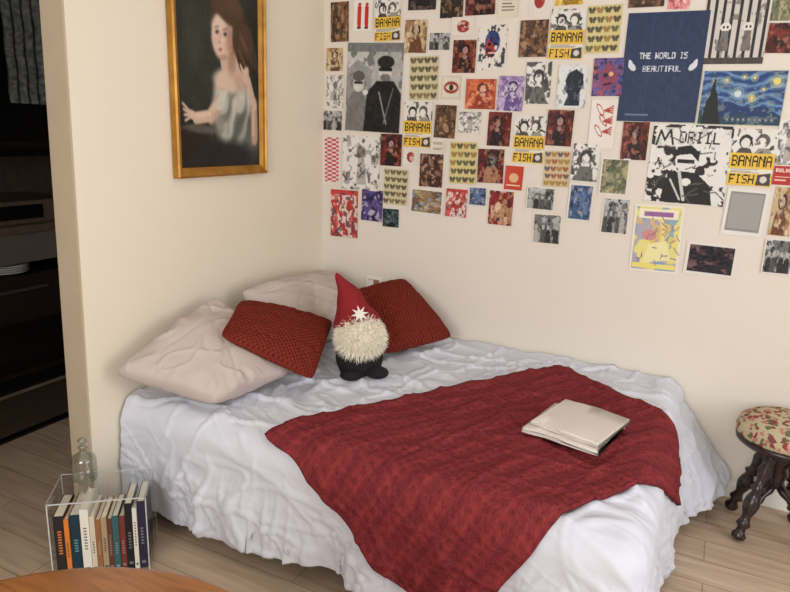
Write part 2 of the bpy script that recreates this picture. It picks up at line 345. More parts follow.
# ---------------------------------------------------------------- gnome plush
G=empty('gnome_plush',(0.645,-0.70,0.497))
M_fur=new_mat('cream_fur',(250,243,226),0.9,0.1); M_blk=noise_mat('black_fabric',(24,22,24),(34,31,33),30,0.9,0.4,80); M_hat=noise_mat('hat_burgundy_felt',(122,26,34),(142,34,42),12,0.9,0.4,120)
mm=MB(); mm.lathe([(0.001,0),(0.06,0.0),(0.088,0.02),(0.100,0.06),(0.100,0.11),(0.09,0.16),(0.07,0.20),(0.03,0.22),(0.001,0.225)],n=32); mm.obj('body',M_blk,True,G)
def blob(name,c,r,mat,par,n=24):
    th=np.linspace(0.001,math.pi-0.001,n); ph=np.linspace(0,2*math.pi,2*n,endpoint=False); PH,TH=np.meshgrid(ph,th)
    P=np.stack([r[0]*np.sin(TH)*np.cos(PH),r[1]*np.sin(TH)*np.sin(PH),r[2]*np.cos(TH)],-1)+np.array(c)
    return grid_obj(name,P,mat,close_u=True,parent=par)
fd=Vector((1.28,-2.27,0)).normalized(); sd=Vector((-fd.y,fd.x,0))
sd=-sd if sd.x<0 else sd
G.rotation_mode='QUATERNION'; G.rotation_quaternion=Quaternion(fd,0.08)@Quaternion(sd,-0.08 if (Quaternion(sd,-0.08)@Vector((0,0,1))).dot(fd)<0 else 0.08)
def loc(a,b,z): v=fd*a+sd*b; return (v.x,v.y,z)
blob('foot_1',loc(0.08,-0.035,0.020),(0.05,0.045,0.024),M_blk,G,16); blob('foot_2',loc(0.085,0.07,0.024),(0.05,0.04,0.026),M_blk,G,16)
bc=Vector(loc(0.035,0.008,0.165)); br=Vector((0.093,0.093,0.084))
blob('beard_base',tuple(bc),tuple(br),M_fur,G,20)
V=[];Fc=[]
rnd=random.Random(2)
for i in range(7000):
    z=rnd.uniform(-0.95,0.95); a=rnd.uniform(0,6.283); q=math.sqrt(1-z*z); nrm=Vector((q*math.cos(a),q*math.sin(a),z))
    p=bc+Vector((nrm.x*br.x,nrm.y*br.y,nrm.z*br.z))*0.96
    l=rnd.uniform(0.014,0.038); dr=(nrm+Vector((rnd.uniform(-.6,.6),rnd.uniform(-.6,.6),rnd.uniform(-.7,.4)))).normalized()
    sdv=dr.cross(Vector((rnd.uniform(-1,1),rnd.uniform(-1,1),rnd.uniform(-1,1)))).normalized()*0.0014
    b=len(V); p1=p+dr*l*0.6; p2=p+dr*l+Vector((0,0,-0.005))
    V+=[p-sdv,p+sdv,p1+sdv*0.8,p1-sdv*0.8,p2]; Fc+=[(b,b+1,b+2,b+3),(b+3,b+2,b+4)]
mesh_obj('beard_fur',V,Fc,M_fur,None,False,G)
nr=34;ns=40
base=Vector(loc(0.0,-0.005,0.212)); tip=Vector(loc(-0.055,-0.075,0.425))
P=np.zeros((nr,ns,3))
for i in range(nr):
    t_=i/(nr-1); c=base.lerp(tip,t_)+sd*(0.016*math.sin(t_*math.pi)+0.004*math.sin(t_*12))
    rad=0.096*(1-t_)**0.8*(1+0.06*math.sin(t_*13))+0.003
    for j in range(ns):
        a=2*math.pi*j/ns; rr=rad*(1+0.05*math.sin(2*a+t_*7)*t_); P[i,j]=c+Vector((math.cos(a)*rr,math.sin(a)*rr*0.95,0.007*math.sin(3*a)*(1-t_)))
grid_obj('hat',P,M_hat,close_u=True,parent=G)
M_snow=new_mat('white_felt',(222,216,208),0.9); mm=MB()
cs=Vector(loc(0.082,0.012,0.270)); nn_=(fd*0.9+sd*0.15+Vector((0,0,0.40))).normalized(); sdp=(sd-nn_*sd.dot(nn_)).normalized(); upv=nn_.cross(sdp).normalized()
if upv.z<0: upv=-upv
for k_ in range(4):
    a=k_*math.pi/4+0.2; dr=(sdp*math.cos(a)+upv*math.sin(a)); pr=nn_.cross(dr)
    Mx=Matrix((dr,pr,nn_)).transposed().to_4x4(); Mx.translation=cs
    for e in (0,math.pi):
        M2=Mx@Matrix.Rotation(e,4,'Z'); b=len(mm.v)
        for q in ((0,0,.006),(.014,.006,.005),(.038,0,.002),(.014,-.006,.005)): mm.v.append(tuple(M2@Vector(q)))
        mm.f.append((b,b+1,b+2,b+3)); mm.m.append(0)
mm.obj('snowflake',M_snow,False,G)

# ---------------------------------------------------------------- folded linen
FL=empty('folded_linen',(1.575,-0.862,0.537),math.radians(-12))
M_lin=cloth_mat('linen_offwhite',(208,199,191),(217,208,201),0.15,0.85,10,0.006)
def fold_slab(name,w,dpt,z0,th,ox,oy,rz):
    n=40; a=np.linspace(0,1,n)
    prof=[(-0.5,0.10),(-0.5,0.5),(-0.5,0.9),(-0.485,1.0),(0.47,1.0),(0.495,0.93),(0.5,0.75),(0.495,0.58),(0.480,0.5),(0.495,0.42),(0.5,0.25),(0.495,0.07),(0.47,0.0),(-0.485,0.0),(-0.5,0.10)]
    pf=[]
    for i in range(len(prof)-1):
        for k_ in range(3):
            f_=k_/3; pf.append((prof[i][0]*(1-f_)+prof[i+1][0]*f_,prof[i][1]*(1-f_)+prof[i+1][1]*f_))
    pf.append(prof[-1]); P=np.zeros((len(pf),n,3))
    for i,(py,pz) in enumerate(pf):
        bulge=0.75+0.25*np.sin(a*math.pi)
        P[i,:,0]=(a-0.5)*w+0.004*vn(a*0+i*.3,a*3,52); P[i,:,1]=-py*dpt+0.005*vn(a*5+oy*50,a*0+i*0.2,50); P[i,:,2]=z0+pz*th*bulge+0.004*vn(a*4+ox*90,a*0+pz*3+py*3,51)
    o=grid_obj(name,P,M_lin,parent=FL); o.location=(ox,oy,0); o.rotation_euler=(0,0,rz)
    bm=bmesh.new(); bm.from_mesh(o.data); bmesh.ops.remove_doubles(bm,verts=bm.verts,dist=0.0005)
    ed=[e for e in bm.edges if e.is_boundary]; bmesh.ops.holes_fill(bm,edges=ed,sides=0); bmesh.ops.recalc_face_normals(bm,faces=bm.faces); bm.to_mesh(o.data); bm.free()
fold_slab('sheet_1',0.255,0.27,0.0,0.024,-0.004,-0.004,0.03); fold_slab('sheet_2',0.235,0.255,0.022,0.020,0.010,0.008,-0.04)

# ---------------------------------------------------------------- painter
FONT={'A':"0E11111F111111",'B':"1E11111E11111E",'F':"1F10101E101010",'H':"1111111F111111",'I':"0E04040404040E",'N':"11191513111111",'S':"0F10100E01011E",'T':"1F040404040404",'O':"0E11111111110E",'U':"1111111111110E",'E':"1F10101E10101F",'R':"1E11111E141211",'M':"111B1515111111",'L':"1010101010101F",'W':"11111115151B11",'D':"1E11111111111E",' ':"00000000000000"}
def blur(a,n=1):
    for _ in range(n):
        p=np.pad(a,((1,1),(1,1),(0,0)),'edge'); a=(p[:-2,1:-1]+p[2:,1:-1]+p[1:-1,:-2]+p[1:-1,2:]+2*p[1:-1,1:-1])/6
    return a
class Cv:
    def __init__(s,w,h,bg):
        s.w=max(8,int(w));s.h=max(8,int(h)); s.a=np.zeros((s.h,s.w,3))+np.array(bg,float)
        s.X,s.Y=np.meshgrid(np.linspace(0,1,s.w),np.linspace(0,1,s.h))
    def put(s,m,c,al=1): 
        m=(np.asarray(m).astype(float)*al)[...,None]
        s.a=s.a*(1-m)+np.array(c,float)*m
    def ell(s,cx,cy,rx,ry,c,rot=0,al=1,soft=0.0):
        dx=s.X-cx;dy=s.Y-cy; co_,si=math.cos(rot),math.sin(rot); u=(dx*co_+dy*si)/rx; v=(-dx*si+dy*co_)/ry; d=np.sqrt(u*u+v*v)
        s.put(1-ss(d,1-soft,1+soft) if soft>0 else d<1,c,al)
    def rect(s,x0,y0,x1,y1,c,al=1): s.put((s.X>=x0)&(s.X<=x1)&(s.Y>=y0)&(s.Y<=y1),c,al)
    def poly(s,pts,c,al=1):
        ins=np.zeros(s.X.shape,bool); n=len(pts)
        for i in range(n):
            x1,y1=pts[i];x2,y2=pts[(i+1)%n]
            if y1==y2: continue
            ins^=((y1>s.Y)!=(y2>s.Y))&(s.X<(x2-x1)*(s.Y-y1)/(y2-y1)+x1)
        s.put(ins,c,al)
    def line(s,x0,y0,x1,y1,w,c,al=1,soft=0):
        dx,dy=x1-x0,y1-y0; l=dx*dx+dy*dy+1e-9; t=np.clip(((s.X-x0)*dx+(s.Y-y0)*dy)/l,0,1)
        d=np.hypot(s.X-x0-t*dx,s.Y-y0-t*dy); s.put(1-ss(d,w*(1-soft),w*(1+soft)) if soft else d<w,c,al)
    def text(s,st,x,y,wd,h,c):
        n=len(st); cw=wd/(n*6-1); 
        for i,ch in enumerate(st):
            g=FONT.get(ch,FONT['O']); rows=[int(g[k:k+2],16) for k in range(0,14,2)]
            for r_,bits in enumerate(rows):
                for b_ in range(5):
                    if bits>>(4-b_)&1: s.rect(x+(i*6+b_)*cw-cw*.1,y+r_*h/7-h*.015,x+(i*6+b_+1)*cw+cw*.1,y+(r_+1)*h/7+h*.015,c)
    def thr(s,sc,seed,t0,c,al=1,asp=1): s.put(ss(fbm(s.X*sc,s.Y*sc*asp,seed,4),t0-.12,t0+.12),c,al)
    def border(s,c,w=0.05):
        s.put((s.X<w)|(s.X>1-w)|(s.Y<w*s.w/s.h)|(s.Y>1-w*s.w/s.h),c)
PAL={'brown':[(84,60,44),(130,94,66),(172,134,100),(50,38,32)],'mucha':[(196,170,128),(150,112,76),(110,70,50),(220,205,170)],'dark':[(44,38,40),(80,68,64),(28,26,28),(110,92,82)],'darkred':[(78,30,28),(124,48,38),(40,24,26),(160,104,80)],
'moth':[(44,36,34),(120,90,70),(28,24,24),(150,120,90)],'green':[(110,112,88),(150,146,112),(74,78,62),(180,170,130)],'orange':[(190,84,50),(214,120,80),(150,60,44),(226,160,120)],'purple':[(146,120,170),(190,170,200),(100,80,140),(226,214,226)],
'pink':[(196,90,104),(226,150,150),(150,60,80),(240,200,190)],'dusk':[(60,84,124),(100,122,156),(30,40,62),(170,160,170)],'street':[(150,120,84),(96,74,60),(190,180,170),(120,150,180)],'people':[(70,44,36),(150,110,80),(200,160,130),(40,28,26)],
'xmas':[(130,34,36),(180,140,100),(60,26,30),(220,190,160)],'teal':[(24,34,40),(50,80,90),(16,18,22),(100,110,110)],'darkphoto':[(36,30,40),(80,50,60),(24,22,30),(120,90,90)],'yellow':[(220,180,60),(240,220,120),(160,120,40),(250,240,200)],'bird':[(110,28,30),(40,30,34),(170,120,90),(20,18,20)],'violet':[(60,44,100),(96,80,140),(36,28,60),(190,180,200)]}
PAPER=(232,226,214)
def paint(kind,w,h,i,cell):
    W_=w/cell;H_=h/cell; rs=random.Random(i*13+5); sd_=i*3+60
    def blotch(pal,sc=3.2,bd=None,fig=True):
        c=Cv(W_,H_,pal[0]); c.thr(sc,sd_,0.1,pal[1],.85)
        if fig:
            v=rs.random(); fx=rs.uniform(.4,.6)
            if v<.55:
                c.ell(fx,.30,.2,.17,tuple(q*.6 for q in pal[2])); c.poly([(fx-.3,1),(fx-.24,.6),(fx-.08,.46),(fx+.1,.46),(fx+.26,.62),(fx+.32,1)],pal[2]); c.ell(fx,.32,.12,.12,tuple(min(235,q*.5+110) for q in pal[1]),0,1,.15); c.ell(fx,.52,.1,.07,tuple(min(230,q*.5+100) for q in pal[1]),0,1,.2)
            else:
                for q in range(3): c.ell(rs.uniform(.2,.8),rs.uniform(.25,.8),rs.uniform(.08,.2),rs.uniform(.06,.2),rs.choice(pal),rs.uniform(0,3),.9,.2)
        c.thr(sc*2.0,sd_+2,0.5,pal[3],.8); c.thr(sc*2.2,sd_+1,0.55,pal[2],.8)
        c.a+=14*fbm(c.X*14,c.Y*18,sd_)[...,None]
        if bd: c.border(bd,0.06)
        return c
    if kind=='banana':
        c=Cv(W_,H_,(226,224,216))
        for q in range(9):
            x=rs.uniform(.05,.95);y=rs.uniform(.03,.36); c.line(x,y,x+rs.uniform(-.2,.2),y+rs.uniform(.02,.16),.018,(60,56,56))
        c.ell(.3,.22,.15,.12,(50,48,48)); c.ell(.3,.25,.10,.09,(226,220,212)); c.ell(.68,.2,.15,.12,(96,92,88)); c.ell(.66,.24,.10,.09,(232,226,218)); c.poly([(.08,.45),(.2,.33),(.42,.34),(.5,.45)],(80,76,76)); c.poly([(.5,.45),(.6,.33),(.82,.33),(.95,.45)],(150,146,140)); c.thr(9,sd_,.45,(60,56,56),.7)
        c.rect(0,.42,1,.70,(230,188,70)); c.text('BANANA',.05,.465,.9,.19,(22,20,20))
        c.rect(0,.70,1,.78,(230,224,206)); 
        for q in range(3): c.rect(.05,.71+q*.025,rs.uniform(.5,.95),.72+q*.025,(110,106,96))
        c.rect(0,.78,1,1,(230,188,70)); c.text('FISH',.05,.805,.56,.16,(22,20,20))
        c.poly([(.68,.80),(.96,.76),(.98,.98),(.66,.98)],(70,66,66)); c.ell(.82,.88,.08,.06,(214,208,200))
    elif kind=='eleven':
        c=Cv(W_,H_,(236,230,222)); 
        for x in (.3,.68):
            c.ell(x,.14,.09,.06,(190,60,50)); c.rect(x-.1,.2,x+.1,.5,(196,44,44)); c.rect(x-.11,.3,x-.0,.8,(200,50,48)); c.rect(x-.08,.5,x+.09,.88,(200,48,46)); c.rect(x-.1,.88,x+.1,.93,(60,40,40))
    elif kind in('fly','fly2','flyc'):
        bg={'fly':(206,196,158),'fly2':(212,198,136),'flyc':(206,184,146)}[kind]; c=Cv(W_,H_,bg)
        cl={'fly':[(96,90,66),(130,110,76),(80,74,60)],'fly2':[(90,94,66),(150,116,66),(76,66,56)],'flyc':[(150,80,60),(90,80,94),(160,126,60)]}[kind]
        for r_ in range(5):
            for q in range(4):
                x=(q+.5+.15*(r_%2))/4.2;y=(r_+.5)/5; k_=rs.choice(cl)
                c.ell(x-.055,y-.02,.06,.045,k_,.5,.9,.15); c.ell(x+.055,y-.02,.06,.045,k_,-.5,.9,.15); c.ell(x-.035,y+.035,.035,.03,k_,0,.9,.15); c.ell(x+.035,y+.035,.035,.03,k_,0,.9,.15)
    elif kind in('bwphoto','bwbig'):
        if kind=='bwbig':
            c=Cv(W_,H_,(196,196,192)); c.rect(0,0,1,.1,(120,120,120)); c.poly([(0,.3),(.2,.18),(.45,.3),(.45,.6),(0,.7)],(150,150,148)); c.rect(.45,.1,1,.5,(176,176,172)); c.thr(9,sd_,0.35,(120,120,118))
            c.poly([(0,1),(.02,.66),(.12,.55),(.3,.55),(.4,.68),(.42,1)],(120,118,116)); c.ell(.22,.45,.1,.1,(210,206,200)); c.ell(.22,.37,.11,.06,(90,86,84)); c.rect(.14,.43,.3,.46,(40,40,40))
            c.poly([(.34,1),(.38,.55),(.55,.42),(.85,.42),(1,.56),(1,1)],(30,29,30)); c.ell(.7,.3,.13,.12,(208,204,198)); c.ell(.7,.21,.15,.07,(36,34,34)); c.rect(.58,.27,.82,.31,(20,20,20)); c.ell(.7,.38,.09,.04,(120,116,112)); c.line(.6,.55,.75,.9,.012,(160,160,158)); c.line(.85,.5,.7,.9,.01,(120,120,120))
            c.ell(.35,.55,.05,.03,(220,216,210)); c.a+=10*fbm(c.X*20,c.Y*26,sd_)[...,None]; c.a=blur(c.a,2)
        else:
            c=Cv(W_,H_,(150,150,148)); c.put(np.clip(1-c.Y*2,0,1),(196,196,196)); c.thr(5,sd_,0.1,(110,110,108)); c.thr(7,sd_+1,0.4,(60,58,58))
            for q in range(4):
                x=.15+.22*q+rs.uniform(-.04,.04); c.poly([(x-.1,1),(x-.09,.6),(x,.48),(x+.09,.6),(x+.1,1)],rs.choice([(50,48,48),(80,78,76),(170,168,164)])); c.ell(x,.44,.05,.08,(180,176,172))
            c.a+=12*fbm(c.X*20,c.Y*20,sd_)[...,None]; c.border(PAPER,.03)
    elif kind in('manga','mangabig','sketch'):
        c=Cv(W_,H_,(228,225,220)); n_=12 if kind!='mangabig' else 26
        if kind=='mangabig':
            c.thr(9,sd_,0.1,(40,38,38)); c.thr(14,sd_+4,0.35,(226,224,220)); c.rect(.04,.04,.96,.28,(226,224,220),.85) 
            pts=[(.06,.26),(.1,.08),(.16,.2),(.22,.07),(.27,.25)]
            for a_,b_ in zip(pts,pts[1:]): c.line(*a_,*b_,.013,(30,30,30))
            c.text('ORIIL',.34,.08,.5,.15,(36,34,34))
            c.poly([(.2,1),(.24,.68),(.4,.58),(.62,.6),(.8,.75),(.86,1)],(34,32,32)); c.ell(.46,.45,.13,.14,(226,224,220)); c.poly([(.3,.42),(.34,.28),(.5,.25),(.62,.34),(.62,.46),(.52,.36),(.38,.38)],(30,30,30)); c.rect(.36,.43,.57,.48,(26,26,26)); c.ell(.5,.72,.06,.05,(232,230,226)); c.line(.4,.6,.5,.95,.02,(200,200,196)); c.line(.3,.7,.45,.95,.012,(200,200,196))
        elif kind=='manga':
            c.thr(4,sd_,0.15,(90,88,86)); c.ell(.5,.35,.22,.18,(60,58,58)); c.ell(.5,.4,.14,.13,(228,226,220)); c.poly([(.15,1),(.3,.6),(.7,.6),(.88,1)],(110,108,106)); c.thr(10,sd_+3,.4,(60,58,56),.7)
        for q in range(n_):
            x,y=rs.uniform(.1,.9),rs.uniform(.1,.9); c.line(x,y,x+rs.uniform(-.2,.2),y+rs.uniform(-.15,.15),.009,(90,88,84),.8)
        if kind=='sketch':
            c.thr(7,sd_,.3,(150,146,140),.7); c.ell(.5,.3,.13,.11,(120,116,110),0,.9,.3); c.poly([(.38,.9),(.42,.42),(.58,.42),(.66,.9)],(170,166,158),.8); c.thr(11,sd_+5,.5,(80,76,72),.8)
    elif kind=='redface':
        c=Cv(W_,H_,(228,220,210)); c.ell(.5,.5,.28,.33,(160,56,48)); c.thr(6,sd_,0.25,(226,214,202),.8); c.ell(.4,.45,.05,.04,(30,26,26)); c.ell(.6,.45,.05,.04,(30,26,26))
    elif kind=='skull':
        c=Cv(W_,H_,(228,222,214)); c.ell(.5,.38,.26,.26,(60,80,140)); c.ell(.45,.5,.2,.22,(170,60,64)); c.ell(.55,.28,.16,.13,(50,60,110)); c.thr(9,sd_,0.45,(30,30,40),.8); c.ell(.4,.42,.06,.045,(20,20,26)); c.ell(.62,.42,.06,.045,(20,20,26)); c.line(.4,.62,.6,.62,.018,(220,200,190)); c.ell(.62,.5,.05,.05,(220,210,200))
    elif kind=='redeye':
        c=Cv(W_,H_,(222,214,200)); c.ell(.5,.5,.38,.26,(150,50,42),0,1,.15); c.ell(.5,.5,.28,.14,(220,206,190)); c.ell(.5,.5,.11,.14,(60,40,36)); c.border((214,200,176),.06)
    elif kind=='purpface':
        c=blotch([(110,84,140),(170,80,80),(70,90,160),(40,32,60)],4,None,False); c.ell(.5,.5,.28,.34,(140,66,90),0,.8,.2); c.ell(.42,.45,.08,.06,(30,30,60)); c.ell(.6,.42,.08,.06,(220,180,120)); c.line(.4,.7,.62,.66,.03,(60,20,40))
    elif kind=='profile':
        c=Cv(W_,H_,(222,224,222)); c.poly([(.25,.95),(.38,.7),(.3,.62),(.22,.55),(.28,.48),(.25,.35),(.35,.18),(.6,.1),(.85,.22),(.88,.45),(.76,.65),(.8,.95)],(34,42,56)); c.thr(8,sd_,0.45,(110,120,140),.6)
    elif kind=='bluescript':
        c=Cv(W_,H_,(40,54,88)); c.a+=5*vn(c.X*30,c.Y*30,sd_)[...,None]
        for k_ in (.33,.66): c.line(k_,0,k_,1,.003,(52,68,104)); 
        c.line(0,.5,1,.5,.003,(52,68,104))
        c.text('THE WORLD IS',.2,.36,.6,.055,(214,216,226)); c.text('BEAUTIFUL',.26,.48,.48,.055,(214,216,226))
        for x,sg in ((.12,1),(.88,-1)):
            c.ell(x,.49,.055,.03,(214,216,226),.5*sg); c.ell(x-.02*sg,.46,.04,.022,(214,216,226),.9*sg)
        c.rect(.1,.93,.4,.945,(110,120,150))
    elif kind=='bars':
        c=Cv(W_,H_,(206,200,192)); 
        for q in range(8): c.rect(q*.13+.01,.0,q*.13+.055,1,(48,44,44))
        for x in (.35,.7): c.ell(x,.6,.085,.05,(226,220,212)); c.ell(x-.03,.6,.018,.013,(20,20,20)); c.ell(x+.03,.6,.018,.013,(20,20,20)); c.poly([(x-.08,.86),(x-.05,.64),(x+.05,.64),(x+.08,.86)],(120,114,110))
        c.rect(0,.0,1,.03,(38,34,34)); c.rect(0,.93,1,1,(70,64,62)); c.thr(12,sd_,.6,(90,84,80),.6)
    elif kind=='starry':
        c=Cv(W_,H_,(50,84,140)); X_,Y_=c.X,c.Y
        sw=np.sin(40*(Y_+.07*np.sin(X_*9)+.06*fbm(X_*4,Y_*4,sd_))); c.put(ss(sw,.1,.8),(116,150,184),.75); c.put(ss(-sw,.3,.9),(34,54,106),.7)
        for x,y,r_ in ((.45,.42,.14),(.62,.5,.11),(.88,.2,.14),(.3,.18,.07),(.15,.2,.06),(.62,.14,.07),(.5,.12,.06),(.74,.34,.06),(.3,.62,.07)):
            dd=np.hypot((X_-x)*1.5,Y_-y); c.put(np.clip(1.3-dd/r_,0,1)*(0.65+.35*np.sin(dd*130)),(224,220,150) if r_!=.14 or x>.8 else (200,216,220)); 
            c.put(dd<r_*.35,(236,208,100) if x!=.45 else (206,220,226)); 
        c.put(Y_>.72-.12*np.sin(X_*3+.6)+.04*np.sin(X_*14),(36,56,104)); c.put(Y_>.82-.03*np.sin(X_*16),(44,66,80)); c.thr(14,sd_+9,.5,(150,165,150),.5)
        for q in range(9): c.rect(.35+q*.065,.86-.02*(q%2),.39+q*.065,.93,(80,104,130)); c.rect(.36+q*.065,.88,.375+q*.065,.9,(220,190,90))
        c.poly([(.05,1),(.08,.6),(.12,.45),(.13,.3),(.16,.1),(.18,.35),(.22,.5),(.24,.7),(.29,1)],(30,36,34)); c.border((210,206,190),.01)
    elif kind=='redline':
        c=Cv(W_,H_,(232,224,216))
        for q in range(3):
            y=.2+.22*q; c.ell(.35+.15*(q%2),y,.2,.07,(176,70,62),.6); c.ell(.35+.15*(q%2),y,.15,.05,(232,224,216),.6)
            for e in range(4): c.line(.5,y+.02,.85,y-.08+e*.05,.014,(176,66,58))
    elif kind=='stripes':
        c=Cv(W_,H_,(230,212,208)); c.put((np.sin(c.Y*75+np.floor(c.X*4)*3.14)>0),(196,70,86)); c.border((232,222,214),.1)
    elif kind=='orangecard':
        c=Cv(W_,H_,(196,66,48)); c.ell(.5,.5,.25,.2,(220,180,134)); c.rect(.1,.8,.9,.85,(230,210,180))
    elif kind=='redcard':
        c=Cv(W_,H_,(180,50,46)); c.text('RULHE',.1,.12,.8,.22,(236,226,214)); c.rect(.1,.55,.9,.60,(230,200,180)); c.rect(.1,.72,.7,.77,(230,200,180))
    elif kind=='textc':
        c=Cv(W_,H_,(224,214,196)); 
        for q in range(6): c.rect(.15,.15+q*.12,rs.uniform(.6,.85),.19+q*.12,(120,110,100))
    elif kind=='redwhite':
        c=Cv(W_,H_,(206,96,88)); c.thr(5,sd_,0.1,(226,200,190)); c.ell(.5,.4,.18,.13,(228,200,184)); c.poly([(.2,1),(.35,.55),(.65,.55),(.82,1)],(226,206,198)); c.thr(8,sd_+1,0.3,(180,56,56)); c.rect(0,0,1,.1,(200,66,62)); c.thr(12,sd_+2,0.5,(90,60,66),.8)
    elif kind=='yellowart':
        c=Cv(W_,H_,(230,220,136)); c.thr(3,sd_,0.1,(160,152,190),.8); c.thr(4,sd_+2,0.3,(226,190,110),.8); c.thr(5,sd_+3,0.4,(130,160,196),.8); c.rect(.1,.06,.9,.2,(238,230,200)); c.rect(.2,.10,.8,.17,(150,100,156)); c.ell(.35,.45,.15,.08,(206,140,140)); c.poly([(.25,.88),(.36,.58),(.7,.52),(.85,.8)],(238,228,170)); c.rect(.05,.88,.95,.95,(236,222,120)); c.border((236,230,214),.035)
        for q in range(24):
            x,y=rs.uniform(.1,.9),rs.uniform(.2,.85); c.line(x,y,x+rs.uniform(-.15,.15),y+rs.uniform(-.1,.1),.008,(110,90,140),.8)
    elif kind=='greyscreen':
        c=Cv(W_,H_,(226,224,218)); c.rect(.09,.07,.91,.9,(140,138,136)); c.rect(.12,.1,.88,.85,(160,158,154)); c.rect(.2,.2,.6,.205,(130,130,128))
    else:
        bd=(228,222,212) if kind in('dusk','street','darkphoto','green') else None
        c=blotch(PAL[kind],{'street':5,'people':4,'purple':5}.get(kind,3.2),bd,kind not in('street','dusk','darkphoto','moth','green'))
    return np.clip(c.a*0.97,0,255)

# wall collage layout in metres on the back wall (x, z, width, height), millimetres in base 36
KINDS="brown eleven banana mucha dark moth darkred textc bwphoto redface skull darkred mucha sketch bwbig fly redeye orange purple brown manga banana fly2 purpface profile redface yellow brown pink bluescript bars green darkred starry banana sketch mangabig darkred redline darkred banana darkred sketch brown banana bwphoto stripes sketch darkred redface people fly fly2 textc bird orangecard flyc manga green bwphoto dusk bwphoto bwphoto xmas dusk redwhite street violet teal redwhite yellowart darkphoto greyscreen mucha bwphoto redcard".split()
LAY=("02g1jq2w550641kf2y3w09v1jq3w570e31hl36420et1mk3y3l0ix1lw344g0mp1m03x490qd1l62j3a0hj1gw332b0kn1im34290on1g13s5a0l01f1343z01q1eu2m3201w1ak2t4h0821b38lbo0fk1ce475j0jh1b92n2v0nk1ah413o0ri1al3c460tt1gz3g470uv1bv334w0xs1he445k11x1ht3t571301ck3e480z01bh3g4x0u51li2f3j0xl1m739391681ln3t3b19o1le283g18r1dk8fbq1fk1il679c1jl1k126411jw1gg2d2y1h81af875s1j81484c621mc15y274n1cy1338f8r16v15h2w4b1311792z5i0y016n36490uc1543y5p0qd16931470mc16y312n0ix16y2z470ey16g455v01g16l3j2x01h113326z06d10v617j"
"0b312x394b0e412524250h910i3e4e0c00xx3r4z0ls11r3s5f0i413q261f0pl11l3i4b0ss10a2d300y511q374d11i12p374e1521193b4c0wh0xy3k2v11f0xv304i15q0wl344b0xm0u73k3t0rd0wb384e0o40xk2i2h0l60wg303q0gt0wa533o08d0v13f4f0bf0tj2j2k03r0tg4l6w1an0uc5e7x1gr0sl5d3t1je0y844561n10yo22591nd0tq2u3v1mf12i1v20")
NAMES={'banana':'comic_poster','bluescript':'blue_cloth_poster','starry':'starry_sky_art_print','mangabig':'black_and_white_comic_poster','bwbig':'black_and_white_photo_poster','bars':'striped_poster','yellowart':'illustrated_poster'}
cp=empty('postcard_collage')
for i,k_ in enumerate(KINDS):
    R_=LAY[i*10:i*10+10]; px,pz,w,h=[int(q,36)/1000 for q in (R_[:3],R_[3:6],R_[6:8],R_[8:10])]
    cell=0.0022 if k_ in NAMES else 0.0026
    img=paint(k_,w,h,i,cell); hh,ww=img.shape[:2]
    rot=random.Random(i).uniform(-0.025,0.025)
    uu,vv=np.meshgrid(np.linspace(-w/2,w/2,ww),np.linspace(h/2,-h/2,hh))
    bow=0.002*((uu/w*2)**2)*(0.5+random.Random(i+3).random())
    P=np.stack([px+uu*math.cos(rot)-vv*math.sin(rot),-0.0015-0.0004*(i%5)-bow,pz+uu*math.sin(rot)+vv*math.cos(rot)],-1)
    grid_obj(NAMES.get(k_,'card_%d'%(i+1)),P,M_print,col=img,smooth=False,parent=None if k_ in NAMES else cp)

# ---------------------------------------------------------------- framed painting on left wall
fy0,fy1,fz0,fz1=-1.070,-0.515,1.285,2.115
pe=empty('framed_portrait_painting'); fw=0.038
Mg=noise_mat('gilded_frame',(150,104,38),(186,136,56),14,0.35,0.3,50,spec=0.5); Mg.node_tree.nodes['Principled BSDF'].inputs['Metallic'].default_value=0.5
mm=MB()
prof=[(0,0.004),(0,0.030),(0.008,0.034),(0.016,0.028),(0.026,0.026),(0.034,0.018),(fw,0.014),(fw,0.004)]
cor=[(fy0,fz0,1,1),(fy1,fz0,-1,1),(fy1,fz1,-1,-1),(fy0,fz1,1,-1)]
for (y,z,sy,sz) in cor:
    for (o_,dp) in prof: mm.v.append((dp,y+sy*o_,z+sz*o_))
npf=len(prof)
for k_ in range(4):
    for j in range(npf-1):
        a=k_*npf+j;b=((k_+1)%4)*npf+j; mm.f.append((a,a+1,b+1,b)); mm.m.append(0)
mm.obj('frame',Mg,False,pe)
c=Cv((fy1-fy0-2*fw)/0.0021,(fz1-fz0-2*fw)/0.0021,(34,35,31))
c.put(np.clip(1-np.hypot((c.X-.2)*1.2,(c.Y-.35)),0,1)*.7,(62,66,57)); c.put(ss(c.Y,.6,1.0),(22,19,17),.85); c.a+=5*fbm(c.X*6,c.Y*7,71)[...,None]
# dark table and cloth at left
c.ell(.14,.88,.32,.12,(20,17,17),0,.9,.3); c.poly([(0,.80),(.45,.75),(.5,1),(0,1)],(40,30,24),.85); c.line(0,.80,.45,.75,.006,(92,70,50),.7,.6)
# dark shawl, layered white dress with soft folds
c.ell(.72,.80,.36,.30,(44,44,42),0,.95,.25)
c.ell(.66,.62,.25,.15,(200,198,186),.15,1,.2); c.ell(.60,.74,.22,.16,(184,182,170),.35,1,.25); c.ell(.78,.84,.20,.16,(112,112,105),.2,.9,.35)
fn=np.sin(34*(c.X*0.9+c.Y*0.35)+5*fbm(c.X*3,c.Y*3,88)); msk=np.clip(1.3-np.hypot((c.X-.65)/.27,(c.Y-.74)/.20),0,1)
c.put(msk*ss(fn,.1,.9),(228,225,214),.6); c.put(msk*ss(-fn,.2,.9),(84,84,78),.6)
c.ell(.55,.96,.38,.10,(32,30,30),0,.95,.35)
